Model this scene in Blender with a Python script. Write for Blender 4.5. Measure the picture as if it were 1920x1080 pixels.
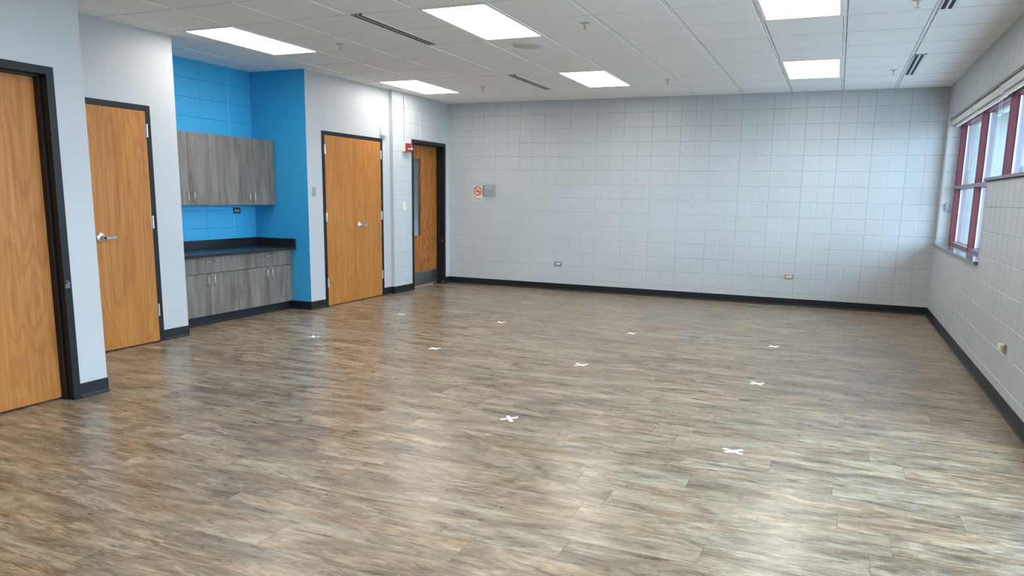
import bpy, bmesh, math, random
from mathutils import Vector, Matrix
random.seed(7)
for o in list(bpy.data.objects): bpy.data.objects.remove(o, do_unlink=True)
scene = bpy.context.scene
COL = scene.collection

# ------------------------------------------------------------ camera
CAM = dict(x=5.75, y=-10.5127, z=1.4167, yaw=0.3926, pitch=1.4028, roll=0.0179, f=1374.99, px=29.40, py=60.40)
cd = bpy.data.cameras.new('camera'); cam = bpy.data.objects.new('camera', cd); COL.objects.link(cam)
cd.sensor_width = 36; cd.lens = CAM['f'] / 1920 * 36
cd.shift_x = -CAM['px'] / 1920; cd.shift_y = CAM['py'] / 1920
cd.clip_start = 0.05; cd.clip_end = 300
cam.matrix_world = Matrix.Translation((CAM['x'], CAM['y'], CAM['z'])) @ Matrix.Rotation(CAM['yaw'], 4, 'Z') @ Matrix.Rotation(CAM['pitch'], 4, 'X') @ Matrix.Rotation(CAM['roll'], 4, 'Z')
scene.camera = cam
scene.view_settings.view_transform = 'Standard'
scene.view_settings.look = 'None'
scene.view_settings.gamma = 1
scene.view_settings.use_curve_mapping = False
scene.view_settings.exposure = 0.2
scene.cycles.max_bounces = 8
scene.cycles.diffuse_bounces = 5
scene.cycles.sample_clamp_indirect = 6

# ------------------------------------------------------------ sky
SKY_LOW, SKY_EAST = 3.0, 15.0        # overcast sky, brighter on the window side
world = bpy.data.worlds.new('sky'); scene.world = world; world.use_nodes = True
wn = world.node_tree; bgn = wn.nodes['Background']
_tc = wn.nodes.new('ShaderNodeTexCoord'); _sx = wn.nodes.new('ShaderNodeSeparateXYZ'); wn.links.new(_tc.outputs['Generated'], _sx.inputs[0])
_mx = wn.nodes.new('ShaderNodeMath'); _mx.operation = 'MAXIMUM'; wn.links.new(_sx.outputs[0], _mx.inputs[0]); _mx.inputs[1].default_value = 0
_ma = wn.nodes.new('ShaderNodeMath'); _ma.operation = 'MULTIPLY_ADD'; wn.links.new(_mx.outputs[0], _ma.inputs[0]); _ma.inputs[1].default_value = SKY_EAST; _ma.inputs[2].default_value = SKY_LOW
bgn.inputs[0].default_value = (0.59, 0.775, 1.0, 1); wn.links.new(_ma.outputs[0], bgn.inputs[1])
LAMP = 13.0
LAMP_COL = (1.0, 0.965, 0.90)

# ------------------------------------------------------------ materials
def mat(name, col=(.5,.5,.5), rough=.6, metal=0.0, spec=.5, **kw):
    m = bpy.data.materials.new(name); m.use_nodes = True
    b = m.node_tree.nodes['Principled BSDF']
    b.inputs['Base Color'].default_value = (*col, 1)
    b.inputs['Roughness'].default_value = rough
    b.inputs['Metallic'].default_value = metal
    b.inputs['Specular IOR Level'].default_value = spec
    for k, v in kw.items(): b.inputs[k.replace('_', ' ')].default_value = v
    return m
def N(m, t, **kw):
    n = m.node_tree.nodes.new(t)
    for k, v in kw.items(): setattr(n, k, v)
    return n
def LK(m, a, b): m.node_tree.links.new(a, b)
def BS(m): return m.node_tree.nodes['Principled BSDF']
def mathn(m, op, a, b=None, c=None):
    n = N(m, 'ShaderNodeMath', operation=op)
    for i, v in enumerate((a, b, c)):
        if v is None: continue
        if isinstance(v, (int, float)): n.inputs[i].default_value = v
        else: LK(m, v, n.inputs[i])
    return n.outputs[0]
def ramp(m, fac, stops):
    r = N(m, 'ShaderNodeValToRGB'); cr = r.color_ramp
    while len(cr.elements) < len(stops): cr.elements.new(.5)
    for e, (p, c) in zip(cr.elements, stops):
        e.position = p; e.color = (*c, 1) if len(c) == 3 else c
    LK(m, fac, r.inputs[0]); return r.outputs[0]
def noise(m, vec, scale, detail=4, rough=.55, dist=0):
    n = N(m, 'ShaderNodeTexNoise'); n.inputs['Scale'].default_value = scale
    n.inputs['Detail'].default_value = detail; n.inputs['Roughness'].default_value = rough
    n.inputs['Distortion'].default_value = dist
    if vec is not None: LK(m, vec, n.inputs['Vector'])
    return n.outputs[0]
def mapped(m, src, scale=(1,1,1), loc=(0,0,0)):
    mp = N(m, 'ShaderNodeMapping'); mp.inputs['Scale'].default_value = scale; mp.inputs['Location'].default_value = loc
    LK(m, src, mp.inputs[0]); return mp.outputs[0]
def mixc(m, fac, a, b, mode='MIX'):
    n = N(m, 'ShaderNodeMix', data_type='RGBA', blend_type=mode)
    for sock, v in ((n.inputs[0], fac), (n.inputs[6], a), (n.inputs[7], b)):
        if isinstance(v, (int, float)): sock.default_value = v
        elif isinstance(v, tuple): sock.default_value = (*v, 1)
        else: LK(m, v, sock)
    return n.outputs[2]
def bump(m, h, strength=.2, dist=.002):
    b = N(m, 'ShaderNodeBump'); b.inputs['Strength'].default_value = strength; b.inputs['Distance'].default_value = dist
    LK(m, h, b.inputs['Height']); LK(m, b.outputs[0], BS(m).inputs['Normal'])

def paint(name, col, rough=.42, grain=250, st=.12, spec=.5):
    m = mat(name, col, rough, spec=spec)
    tc = N(m, 'ShaderNodeTexCoord')
    h = noise(m, tc.outputs['Object'], grain, 3, .6)
    bump(m, h, st, .0015)
    v = noise(m, tc.outputs['Object'], 1.3, 3)
    LK(m, ramp(m, v, [(.3, tuple(c*.97 for c in col)), (.7, tuple(min(1, c*1.03) for c in col))]), BS(m).inputs['Base Color'])
    return m
GREY = (.50, .525, .545)
M = {}
M['cmu'] = paint('grey painted block', (.47, .50, .52), .38, 120, .30)
M['gyp'] = paint('grey painted plaster', (.445, .455, .47), .50, 300, .08)
M['blue'] = paint('blue painted plaster', (.035, .335, .62), .42, 300, .08)
M['bluecmu'] = paint('blue painted block', (.045, .37, .66), .38, 120, .25)
M['tile'] = mat('mineral fibre tile', (.80, .80, .785), .95, spec=.1)
def _t():
    m = M['tile']; tc = N(m, 'ShaderNodeTexCoord')
    a = noise(m, tc.outputs['Object'], 160, 4, .7)
    LK(m, ramp(m, a, [(.30, (.62,.62,.61)), (.42, (.86,.865,.855)), (.7, (.90,.90,.89))]), BS(m).inputs['Base Color'])
    bump(m, a, .4, .002)
_t()
M['tee'] = mat('white enamelled ceiling bar', (.80, .80, .79), .45)
M['gap'] = mat('dark ceiling gap', (.10, .10, .10), .9)
M['black'] = mat('black painted metal', (.010, .011, .013), .40, spec=.28)
M['rubber'] = mat('black rubber base', (.010, .012, .015), .45, spec=.3)
M['steel'] = mat('brushed steel', (.55, .56, .57), .28, 1.0)
M['nickel'] = mat('satin nickel', (.60, .57, .52), .30, 1.0)
M['chrome'] = mat('satin chrome', (.72, .74, .76), .18, 1.0)
M['kick'] = mat('steel kick plate', (.33, .34, .35), .38, 1.0)
M['counter'] = mat('black laminate worktop', (.013, .016, .020), .22)
M['maroon'] = mat('maroon window metal', (.135, .030, .042), .5, spec=.3)
M['pinkrail'] = mat('maroon window bottom rail', (.20, .075, .10), .30)
M['outercap'] = mat('pale lilac outer window metal', (.42, .42, .52), .4)
M['greytrim'] = mat('grey metal trim', (.20, .205, .22), .40)
M['sill'] = mat('polished grey slate', (.10, .11, .125), .12)
M['shade'] = mat('off white shade cloth', (.72, .72, .70), .5)
M['white'] = mat('white plastic', (.82, .82, .80), .4)
M['vent'] = mat('white vent metal', (.72, .72, .70), .5)
M['slot'] = mat('black slot and gap shade', (.008, .008, .009), .7)
M['speaker'] = mat('speaker mesh', (.60, .60, .58), .7)
M['speaker2'] = mat('speaker rim', (.74, .74, .72), .5)
M['beige'] = mat('cream back box', (.72, .64, .44), .5)
M['red'] = mat('red alarm plate', (.30, .012, .016), .4)
M['ivory'] = mat('ivory plastic', (.74, .70, .55), .4)
M['darkplate'] = mat('black outlet plate', (.02, .022, .025), .4)
M['greydev'] = mat('grey device', (.42, .42, .38), .45)
M['scuff'] = mat('scuffed paint', (.10, .12, .15), .6)
M['greyplate'] = mat('grey wall plate', (.30, .34, .36), .4)
M['tape'] = mat('white tape', (.86, .86, .84), .6)
M['signcream'] = mat('cream sign card', (.74, .66, .50), .5)
M['signred'] = mat('sign red', (.55, .01, .02), .5)
M['signblack'] = mat('sign black', (.02, .02, .02), .5)
M['guardring'] = mat('pale grey plastic', (.40, .43, .46), .3)
def glassmat(name, tint=(1,1,1), refl=1.0, base=.0, rough=.0):
    m = bpy.data.materials.new(name); m.use_nodes = True; nt = m.node_tree
    nt.nodes.remove(nt.nodes['Principled BSDF'])
    tr = N(m, 'ShaderNodeBsdfTransparent'); tr.inputs[0].default_value = (*tint, 1)
    gl = N(m, 'ShaderNodeBsdfGlossy'); gl.inputs['Roughness'].default_value = rough
    fr = N(m, 'ShaderNodeFresnel'); ge = N(m, 'ShaderNodeNewGeometry')
    LK(m, mathn(m, 'MULTIPLY_ADD', ge.outputs['Backfacing'], 1/1.45-1.45, 1.45), fr.inputs[0])
    mx = N(m, 'ShaderNodeMixShader')
    f = mathn(m, 'MINIMUM', mathn(m, 'MULTIPLY_ADD', fr.outputs[0], refl, base), 1.0)
    LK(m, f, mx.inputs[0]); LK(m, tr.outputs[0], mx.inputs[1]); LK(m, gl.outputs[0], mx.inputs[2])
    LK(m, mx.outputs[0], nt.nodes['Material Output'].inputs[0]); return m
M['glass'] = glassmat('window glass', (.93, .97, .96))
M['doorglass'] = glassmat('door glass', (.80, .85, .86), 1.0, .04)
M['clear'] = glassmat('clear plastic', (.955, .965, .975), 1.0, .015, .08)
def emit(name, col, s):
    m = bpy.data.materials.new(name); m.use_nodes = True; nt = m.node_tree
    nt.nodes.remove(nt.nodes['Principled BSDF'])
    e = N(m, 'ShaderNodeEmission'); e.inputs[0].default_value = (*col, 1); e.inputs[1].default_value = s
    LK(m, e.outputs[0], nt.nodes['Material Output'].inputs[0]); return m
M['lamp'] = emit('lit diffuser', LAMP_COL, LAMP)

def wood(name, dark, mid, light, rough=.38, grain=1.0, coat=.0):
    m = mat(name, mid, rough)
    tc = N(m, 'ShaderNodeTexCoord'); oi = N(m, 'ShaderNodeObjectInfo')
    off = N(m, 'ShaderNodeVectorMath', operation='ADD')
    sc = N(m, 'ShaderNodeVectorMath', operation='SCALE'); sc.inputs[0].default_value = (7.3, 11.1, 5.7)
    LK(m, oi.outputs['Random'], sc.inputs['Scale']); LK(m, tc.outputs['Object'], off.inputs[0]); LK(m, sc.outputs[0], off.inputs[1])
    v = off.outputs[0]
    fine = noise(m, mapped(m, v, (130, 130, 3.2)), 1, 4, .65)
    fine2 = noise(m, mapped(m, v, (42, 42, 1.3)), 1, 3, .6)
    big = noise(m, mapped(m, v, (2.6, 2.6, .55)), 1, 2, .5, .4)
    rings = mathn(m, 'SINE', mathn(m, 'MULTIPLY', big, 95.0))
    rings = mathn(m, 'MULTIPLY_ADD', rings, .5, .5)
    rings = mathn(m, 'POWER', rings, 3.0)
    t = mathn(m, 'MULTIPLY_ADD', rings, -.16*grain, mathn(m, 'MULTIPLY_ADD', fine, .42, mathn(m, 'MULTIPLY', fine2, .66)))
    c = ramp(m, t, [(.28, dark), (.50, mid), (.72, light)])
    tone = noise(m, mapped(m, v, (3.2, 3.2, .8)), 1, 2)
    c = mixc(m, ramp(m, tone, [(.35, (0,0,0)), (.7, (.35,.35,.35))]), c, tuple(x*.80 for x in mid))
    LK(m, c, BS(m).inputs['Base Color'])
    BS(m).inputs['Specular IOR Level'].default_value = .32
    if coat: BS(m).inputs['Coat Weight'].default_value = coat; BS(m).inputs['Coat Roughness'].default_value = .3
    bump(m, fine, .08, .0006)
    return m
M['oak'] = wood('orange oak veneer', (.30, .105, .020), (.405, .155, .033), (.51, .228, .062), .45, .75)
M['oakdark'] = wood('dark oak veneer', (.20, .062, .012), (.36, .125, .024), (.47, .19, .042), .42, 1.2)

def greywood():
    m = mat('weathered grey laminate', (.15,.14,.13), .45)
    tc = N(m, 'ShaderNodeTexCoord'); oi = N(m, 'ShaderNodeObjectInfo')
    off = N(m, 'ShaderNodeVectorMath', operation='ADD')
    sc = N(m, 'ShaderNodeVectorMath', operation='SCALE'); sc.inputs[0].default_value = (3.3, 5.1, 2.7)
    LK(m, oi.outputs['Random'], sc.inputs['Scale']); LK(m, tc.outputs['Object'], off.inputs[0]); LK(m, sc.outputs[0], off.inputs[1])
    v = off.outputs[0]
    a = noise(m, mapped(m, v, (9, 9, 1.3)), 1, 5, .65, .5)
    b = noise(m, mapped(m, v, (70, 70, 3)), 1, 4, .7)
    t = mathn(m, 'ADD', mathn(m, 'MULTIPLY', a, .72), mathn(m, 'MULTIPLY', b, .30))
    c = ramp(m, t, [(.34, (.068,.058,.050)), (.50, (.145,.128,.112)), (.68, (.225,.200,.176))])
    LK(m, c, BS(m).inputs['Base Color']); bump(m, b, .1, .0006)
    return m
M['greywood'] = greywood()
M['edge'] = mat('cabinet edge', (.12,.115,.11), .5)

def floormat():
    m = mat('vinyl plank floor', (.2,.17,.14), .3)
    uv = N(m, 'ShaderNodeUVMap', uv_map='plank')
    at = N(m, 'ShaderNodeAttribute', attribute_name='rnd')
    sx = N(m, 'ShaderNodeSeparateXYZ'); LK(m, uv.outputs[0], sx.inputs[0])
    rnd = at.outputs['Fac']
    cx = N(m, 'ShaderNodeCombineXYZ')
    LK(m, mathn(m, 'MULTIPLY_ADD', rnd, 57.0, sx.outputs[0]), cx.inputs[0])
    LK(m, mathn(m, 'MULTIPLY_ADD', rnd, 31.0, sx.outputs[1]), cx.inputs[1])
    LK(m, mathn(m, 'MULTIPLY', rnd, 17.0), cx.inputs[2])
    v = cx.outputs[0]
    blotch = noise(m, mapped(m, v, (1.9, 6.5, 1)), 1, 6, .70, 1.2)
    streak = noise(m, mapped(m, v, (3.2, 17, 1)), 1, 6, .78, 1.0)
    fine = noise(m, mapped(m, v, (11, 170, 1)), 1, 4, .75, .3)
    saw = noise(m, mapped(m, v, (120, 9, 1)), 1, 2, .6)
    # flat sawn figure
    fig = noise(m, mapped(m, v, (1.3, 6.5, 1)), 1, 2, .5, .8)
    rings = mathn(m, 'MULTIPLY_ADD', mathn(m, 'SINE', mathn(m, 'MULTIPLY', fig, 90.0)), .5, .5)
    t = mathn(m, 'ADD', mathn(m, 'MULTIPLY', blotch, .48), mathn(m, 'MULTIPLY', streak, .42))
    t = mathn(m, 'ADD', t, mathn(m, 'MULTIPLY', fine, .14))
    t = mathn(m, 'MULTIPLY_ADD', saw, .05, t)
    t = mathn(m, 'MULTIPLY_ADD', rings, .035, t)
    t = mathn(m, 'MULTIPLY_ADD', rnd, .022, t)
    c = ramp(m, t, [(.445, (.072,.053,.036)), (.525, (.158,.120,.080)), (.59, (.248,.193,.133)), (.67, (.38,.316,.230))])
    drift = noise(m, mapped(m, v, (.9, 5, 1), (5, 3, 0)), 1, 3)
    c = mixc(m, ramp(m, drift, [(.42, (0,0,0)), (.66, (.55,.55,.55))]), c, mixc(m, 1.0, c, (.89, .91, .95), 'MULTIPLY'))
    warm = noise(m, mapped(m, v, (1.1, 7, 1), (15, 9, 0)), 1, 3)
    c = mixc(m, ramp(m, warm, [(.45, (0,0,0)), (.70, (.9,.9,.9))]), c, mixc(m, 1.0, c, (1.18, .99, .84), 'MULTIPLY'))
    # pale chalky flecks and dark scuffs
    fl = noise(m, mapped(m, v, (6, 60, 1), (9, 1, 0)), 1, 3, .7, 1.4)
    gate = noise(m, mapped(m, v, (1.7, 10, 1), (2, 8, 0)), 1, 2)
    f2 = mathn(m, 'MULTIPLY', ramp(m, fl, [(.55, (0,0,0)), (.64, (1,1,1))]), ramp(m, gate, [(.50, (0,0,0)), (.62, (.75,.75,.75))]))
    c = mixc(m, f2, c, (.47, .42, .345))
    f3 = mathn(m, 'MULTIPLY', ramp(m, fl, [(.36, (1,1,1)), (.45, (0,0,0))]), ramp(m, gate, [(.38, (.2,.2,.2)), (.48, (0,0,0))]))
    c = mixc(m, f3, c, (.060, .047, .036))
    # seams between planks
    L = N(m, 'ShaderNodeAttribute', attribute_name='len').outputs['Fac']
    du = mathn(m, 'MINIMUM', sx.outputs[0], mathn(m, 'SUBTRACT', L, sx.outputs[0]))
    dv = mathn(m, 'MINIMUM', sx.outputs[1], mathn(m, 'SUBTRACT', .1955, sx.outputs[1]))
    d = mathn(m, 'MINIMUM', du, dv)
    s = ramp(m, mathn(m, 'MULTIPLY', d, 200.0), [(.12, (1,1,1)), (.5, (0,0,0))])
    c = mixc(m, mathn(m, 'MULTIPLY', s, .5), c, (.05,.04,.033))
    LK(m, c, BS(m).inputs['Base Color'])
    r = mathn(m, 'MULTIPLY_ADD', streak, .10, .235)
    LK(m, r, BS(m).inputs['Roughness'])
    h = mathn(m, 'ADD', mathn(m, 'MULTIPLY', streak, .6), mathn(m, 'MULTIPLY', fine, .5))
    h = mathn(m, 'MULTIPLY_ADD', s, -1.2, h)
    bump(m, h, .16, .0012)
    BS(m).inputs['Specular IOR Level'].default_value = .45
    return m
M['floor'] = floormat()
def facade():
    m = mat('pale siding', (.62,.65,.66), .6)
    tc = N(m, 'ShaderNodeTexCoord')
    a = noise(m, mapped(m, tc.outputs['Object'], (.5,.5,.8)), 1, 3)
    LK(m, ramp(m, a, [(.3, (.30,.345,.335)), (.7, (.40,.43,.435))]), BS(m).inputs['Base Color']); return m
M['siding'] = facade()
M['siding2'] = mat('grey green eave', (.22,.27,.25), .7)
def ground():
    m = mat('pale concrete paving', (.5,.5,.49), .85); tc = N(m, 'ShaderNodeTexCoord')
    a = noise(m, tc.outputs['Object'], 2.0, 5)
    LK(m, ramp(m, a, [(.3, (.66,.67,.67)), (.7, (.76,.77,.77))]), BS(m).inputs['Base Color']); return m
M['paving'] = ground()
M['leaf'] = mat('hedge leaf', (.10,.22,.06), .6)

# ------------------------------------------------------------ mesh helpers
class MB:
    def __init__(s): s.v = []; s.f = []; s.m = []; s.sm = []; s.mats = []
    def mi(s, m):
        m = M[m] if isinstance(m, str) else m
        if m not in s.mats: s.mats.append(m)
        return s.mats.index(m)
    def add(s, vs, fs, m, smooth=False):
        b = len(s.v); s.v += [tuple(v) for v in vs]; k = s.mi(m)
        for f in fs: s.f.append([b+i for i in f]); s.m.append(k); s.sm.append(smooth)
    def quad(s, a, b, c, d, m): s.add([a, b, c, d], [(0,1,2,3)], m)
    def box(s, x0, x1, y0, y1, z0, z1, m, bev=0.0):
        x0, x1 = sorted((x0, x1)); y0, y1 = sorted((y0, y1)); z0, z1 = sorted((z0, z1))
        if bev <= 0:
            vs = [(x,y,z) for x in (x0,x1) for y in (y0,y1) for z in (z0,z1)]
            s.add(vs, [(0,1,3,2),(4,6,7,5),(0,4,5,1),(2,3,7,6),(0,2,6,4),(1,5,7,3)], m); return
        bm = bmesh.new(); bmesh.ops.create_cube(bm, size=1)
        for v in bm.verts: v.co = Vector(((x0+x1)/2 + v.co.x*(x1-x0), (y0+y1)/2 + v.co.y*(y1-y0), (z0+z1)/2 + v.co.z*(z1-z0)))
        bmesh.ops.bevel(bm, geom=list(bm.edges), offset=min(bev, .45*min(x1-x0, y1-y0, z1-z0)), segments=2, profile=.5, affect='EDGES')
        s.frombm(bm, m); bm.free()
    def frombm(s, bm, m, smooth=False):
        bm.verts.index_update()
        s.add([v.co[:] for v in bm.verts], [[v.index for v in f.verts] for f in bm.faces], m, smooth)
    def tube(s, pts, r, m, n=10, cap=True):
        pts = [Vector(p) for p in pts]; rs = r if isinstance(r, (list, tuple)) else [r]*len(pts)
        rings = []; prev = None
        for i, p in enumerate(pts):
            d = (pts[min(i+1, len(pts)-1)] - pts[max(i-1, 0)]).normalized()
            ref = prev if prev is not None else (Vector((0,0,1)) if abs(d.z) < .9 else Vector((1,0,0)))
            u = (ref - d*ref.dot(d)).normalized(); prev = u; w = d.cross(u)
            rings.append([p + (u*math.cos(2*math.pi*k/n) + w*math.sin(2*math.pi*k/n))*rs[i] for k in range(n)])
        vs = [q for r_ in rings for q in r_]; fs = []
        for i in range(len(pts)-1):
            for k in range(n):
                a, b = i*n+k, i*n+(k+1) % n; fs.append((a, b, b+n, a+n))
        s.add(vs, fs, m, True)
        if cap: s.add(rings[0], [tuple(range(n))[::-1]], m); s.add(rings[-1], [tuple(range(n))], m)
    def lathe(s, c, axis, prof, m, n=28, smooth=True):
        c = Vector(c); a = Vector(axis).normalized()
        ref = Vector((0,0,1)) if abs(a.z) < .9 else Vector((1,0,0))
        u = (ref - a*ref.dot(a)).normalized(); w = a.cross(u)
        vs = []; fs = []
        for (h, r) in prof:
            for k in range(n):
                t = 2*math.pi*k/n; vs.append(c + a*h + (u*math.cos(t) + w*math.sin(t))*r)
        for i in range(len(prof)-1):
            for k in range(n):
                p, q = i*n+k, i*n+(k+1) % n; fs.append((p, q, q+n, p+n))
        s.add(vs, fs, m, smooth)
        s.add(vs[:n], [tuple(range(n))[::-1]], m); s.add(vs[-n:], [tuple(range(n))], m)
    def build(s, name, parent=None, origin=None):
        me = bpy.data.meshes.new(name)
        o3 = Vector(origin) if origin is not None else Vector((0,0,0))
        me.from_pydata([tuple(Vector(v)-o3) for v in s.v], [], s.f); me.update()
        for m in s.mats: me.materials.append(m)
        for p, k, sm in zip(me.polygons, s.m, s.sm): p.material_index = k; p.use_smooth = sm
        bm = bmesh.new(); bm.from_mesh(me); bmesh.ops.recalc_face_normals(bm, faces=bm.faces) ; bm.to_mesh(me); bm.free()
        o = bpy.data.objects.new(name, me); COL.objects.link(o)
        o.location = o3
        if parent is not None:
            o.parent = parent
            pw = Vector((0,0,0)); q = parent
            while q is not None: pw += q.location; q = q.parent
            o.location = o3 - pw
        return o
def tag(o, label, cat, group=None, kind=None):
    o['label'] = label; o['category'] = cat
    if group: o['group'] = group
    if kind: o['kind'] = kind
    return o
def thing(name, label, cat, loc=(0,0,0), group=None, kind=None):
    o = bpy.data.objects.new(name, None); COL.objects.link(o); o.location = loc; o.empty_display_size = .1
    return tag(o, label, cat, group, kind)
def dup(root, loc, label, group=None):
    def rec(o, par):
        c = o.copy(); COL.objects.link(c)
        if par is not None: c.parent = par
        for ch in [x for x in bpy.data.objects if x.parent == o]: rec(ch, c)
        return c
    r = rec(root, None); r.location = loc; r['label'] = label
    if group: r['group'] = group
    return r

H = 2.82; BK = .2032; Z0 = -.030; XR = 6.909; YN = -13.0
JZ = [0.0] + [Z0 + BK*i for i in range(1, 14)] + [H]

def cmu(mb, O, U, W, Nn, u0, u1, us, z0, z1, mname, holes=(), depth=.005):
    """scored block faces on the plane O + U*u + z ; us = joint positions along u"""
    O, U, Nn = Vector(O), Vector(U), Vector(Nn)
    cu = sorted(set([u0, u1] + [round(u, 4) for u in us if u0+.003 < u < u1-.003] + [h[i] for h in holes for i in (0, 1) if u0 < h[i] < u1]))
    cz = sorted(set([z0, z1] + [z for z in JZ if z0+.003 < z < z1-.003] + [h[i] for h in holes for i in (2, 3) if z0 < h[i] < z1]))
    ju = {round(u, 4): k for k, u in enumerate(us)}
    jz = set(round(z, 4) for z in JZ[1:-1])
    def P(u, z, n): return O + U*u + Vector((0,0,z)) + Nn*n
    for a, b in zip(cu, cu[1:]):
        for c, d in zip(cz, cz[1:]):
            mu, mz = (a+b)/2, (c+d)/2
            if any(h[0] < mu < h[1] and h[2] < mz < h[3] for h in holes): continue
            def g(val, J): return (.005, depth) if round(val, 4) in J else (0.0, 0.0)
            def gu(val):
                if round(val, 4) in ju: return (.005, depth if ju[round(val, 4)] % 2 else depth*.6)
                return (0.0, 0.0)
            ga, gb = gu(a), gu(b); gc, gd = g(c, jz), g(d, jz)
            A, B_, C, D = a+ga[0], b-gb[0], c+gc[0], d-gd[0]
            mb.quad(P(A, C, 0), P(B_, C, 0), P(B_, D, 0), P(A, D, 0), mname)
            if ga[0]: mb.quad(P(a, c, -ga[1]), P(A, C, 0), P(A, D, 0), P(a, d, -ga[1]), mname)
            if gb[0]: mb.quad(P(b, c, -gb[1]), P(B_, C, 0), P(B_, D, 0), P(b, d, -gb[1]), mname)
            if gc[0]: mb.quad(P(a, c, -gc[1]), P(b, c, -gc[1]), P(B_, C, 0), P(A, C, 0), mname)
            if gd[0]: mb.quad(P(a, d, -gd[1]), P(b, d, -gd[1]), P(B_, D, 0), P(A, D, 0), mname)

# ------------------------------------------------------------ setting: floor
def build_floor():
    W = .1955; c0 = .1545
    ends = {35:[2.18,6.175],36:[2.72],42:[3.238],43:[3.68],45:[3.155],41:[2.39],41.6:[3.708],38:[3.63,4.955],37:[4.64,5.966],
            40:[4.13,5.455],39:[4.761],42.5:[4.564],41.4:[5.037],34:[4.305,5.633],31:[4.43,5.745],33:[3.75],32:[4.81,6.126],28:[5.905],25:[6.04],26:[5.743],27:[5.21],30:[5.114]}
    pts = [(2.179,6.675),(2.7235,6.893),(3.2375,8.064),(3.68,8.275),(3.158,8.647),(2.39,7.858),(3.708,7.927),(3.63,7.30),(4.642,7.11),(4.132,7.70),
           (4.955,7.31),(4.761,7.51),(4.564,8.09),(5.037,7.894),(4.305,6.52),(4.43,5.947),(3.75,6.33),(4.808,6.147),(5.905,5.34),(6.04,4.75),(5.743,4.948),
           (5.21,5.16),(5.114,5.758),(5.745,5.933),(6.386,6.31),(5.633,6.524),(5.383,6.916),(5.966,7.10),(6.126,6.117),(5.455,7.671)]
    rows = {}
    for x, y in pts:
        i = int(math.floor((y - c0)/W)); rows.setdefault(i, x)
    vs = []; fs = []; uv = []; rn = []; ln = []
    rg = random.Random(11)
    last = 0
    for i in range(-2, int(13.2/W)+2):
        ya = -(c0 + W*i); yb = ya - W
        PL = 1.32 if False else 1.22
        a0 = rows.get(i)
        if a0 is None: last += rg.choice((.38, .47, .62, .77)); a0 = last % PL
        x = a0 - PL*math.ceil((a0+3.0)/PL)
        while x < 7.4:
            xa, xb = x, x+PL; x += PL
            ca, cb = max(xa, -3.0), min(xb, 7.2)
            if cb - ca < .01: continue
            y1, y0 = min(ya, 1.0), max(yb, -13.2)
            b = len(vs); vs += [(ca,y0,0),(cb,y0,0),(cb,y1,0),(ca,y1,0)]; fs.append((b,b+1,b+2,b+3))
            uv.append([(ca-xa, y0-yb),(cb-xa, y0-yb),(cb-xa, y1-yb),(ca-xa, y1-yb)]); rn.append(rg.random()); ln.append(PL)
    me = bpy.data.meshes.new('floor'); me.from_pydata(vs, [], fs); me.update()
    l = me.uv_layers.new(name='plank')
    for p, u in zip(me.polygons, uv):
        for li, q in zip(p.loop_indices, u): l.data[li].uv = q
    for nm, arr in (('rnd', rn), ('len', ln)):
        a = me.attributes.new(nm, 'FLOAT', 'FACE')
        for k, v in enumerate(arr): a.data[k].value = v
    me.materials.append(M['floor'])
    o = bpy.data.objects.new('floor', me); COL.objects.link(o)
    tag(o, 'grey brown weathered oak plank floor across the whole room', 'floor', kind='structure')
build_floor()

# ceiling
LIGHTS = [(c, r) for c in (1, 13, 25) for r in (1, 6)] + [(c, r) for c in (13, 25) for r in (11, 16)]
TX = [BK*(1+3*k) for k in range(-2, 13)]      # bars running towards the far wall
AY = .496
def build_ceiling():
    mb = MB()
    ys = [AY + .6096*k for k in range(0, 21)]
    ex = [-1.0] + [x for x in TX if -1.0 < x < XR] + [XR]
    ey = [0.0] + [y for y in ys if y < -YN] + [-YN]
    lit = set()
    for c, r in LIGHTS: lit.add((round(BK*c, 3), r)); lit.add((round(BK*c, 3), r+1))
    g = .012 + .004
    for i, (a, b) in enumerate(zip(ex, ex[1:])):
        for k, (c, d) in enumerate(zip(ey, ey[1:])):
            if (round(a, 3), k-1) in lit: continue
            A, B_ = (a+g if i else a), b-g; C, D = c+g, d-g
            if B_-A < .03 or D-C < .03: continue
            e = .004; z = H-.006
            mb.quad((A+e,-C-e,z),(B_-e,-C-e,z),(B_-e,-D+e,z),(A+e,-D+e,z),'tile')
            T = [(A,-C,H),(B_,-C,H),(B_,-D,H),(A,-D,H)]; L_ = [(A+e,-C-e,z),(B_-e,-C-e,z),(B_-e,-D+e,z),(A+e,-D+e,z)]
            for q in range(4): mb.quad(T[q], T[(q+1)%4], L_[(q+1)%4], L_[q], 'tile')
    zt = H-.002
    for x in ex[1:-1]:
        mb.box(x-.012, x+.012, YN, 0, zt, H+.02, 'tee')
    for y in ys:
        for a, b in zip(ex, ex[1:]):
            kk = int(round((y-AY)/.6096))
            if (round(a, 3), kk-1) in lit and (round(a, 3), kk) in lit and any(round(BK*c,3) == round(a,3) and kk == r+1 for c, r in LIGHTS): continue
            mb.box(a+.012, b-.012, -y-.012, -y+.012, zt, H+.02, 'tee')
    mb.box(-1.0, XR, -.022, 0, zt-.001, H+.02, 'tee'); mb.box(XR-.022, XR, YN, -.022, zt-.001, H+.02, 'tee')
    mb.box(-3.0, 7.4, -13.3, 1.2, H+.03, H+.15, 'gap')
    o = mb.build('ceiling'); tag(o, 'suspended ceiling of white speckled square tiles on a white grid', 'ceiling', kind='structure')
build_ceiling()

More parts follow.
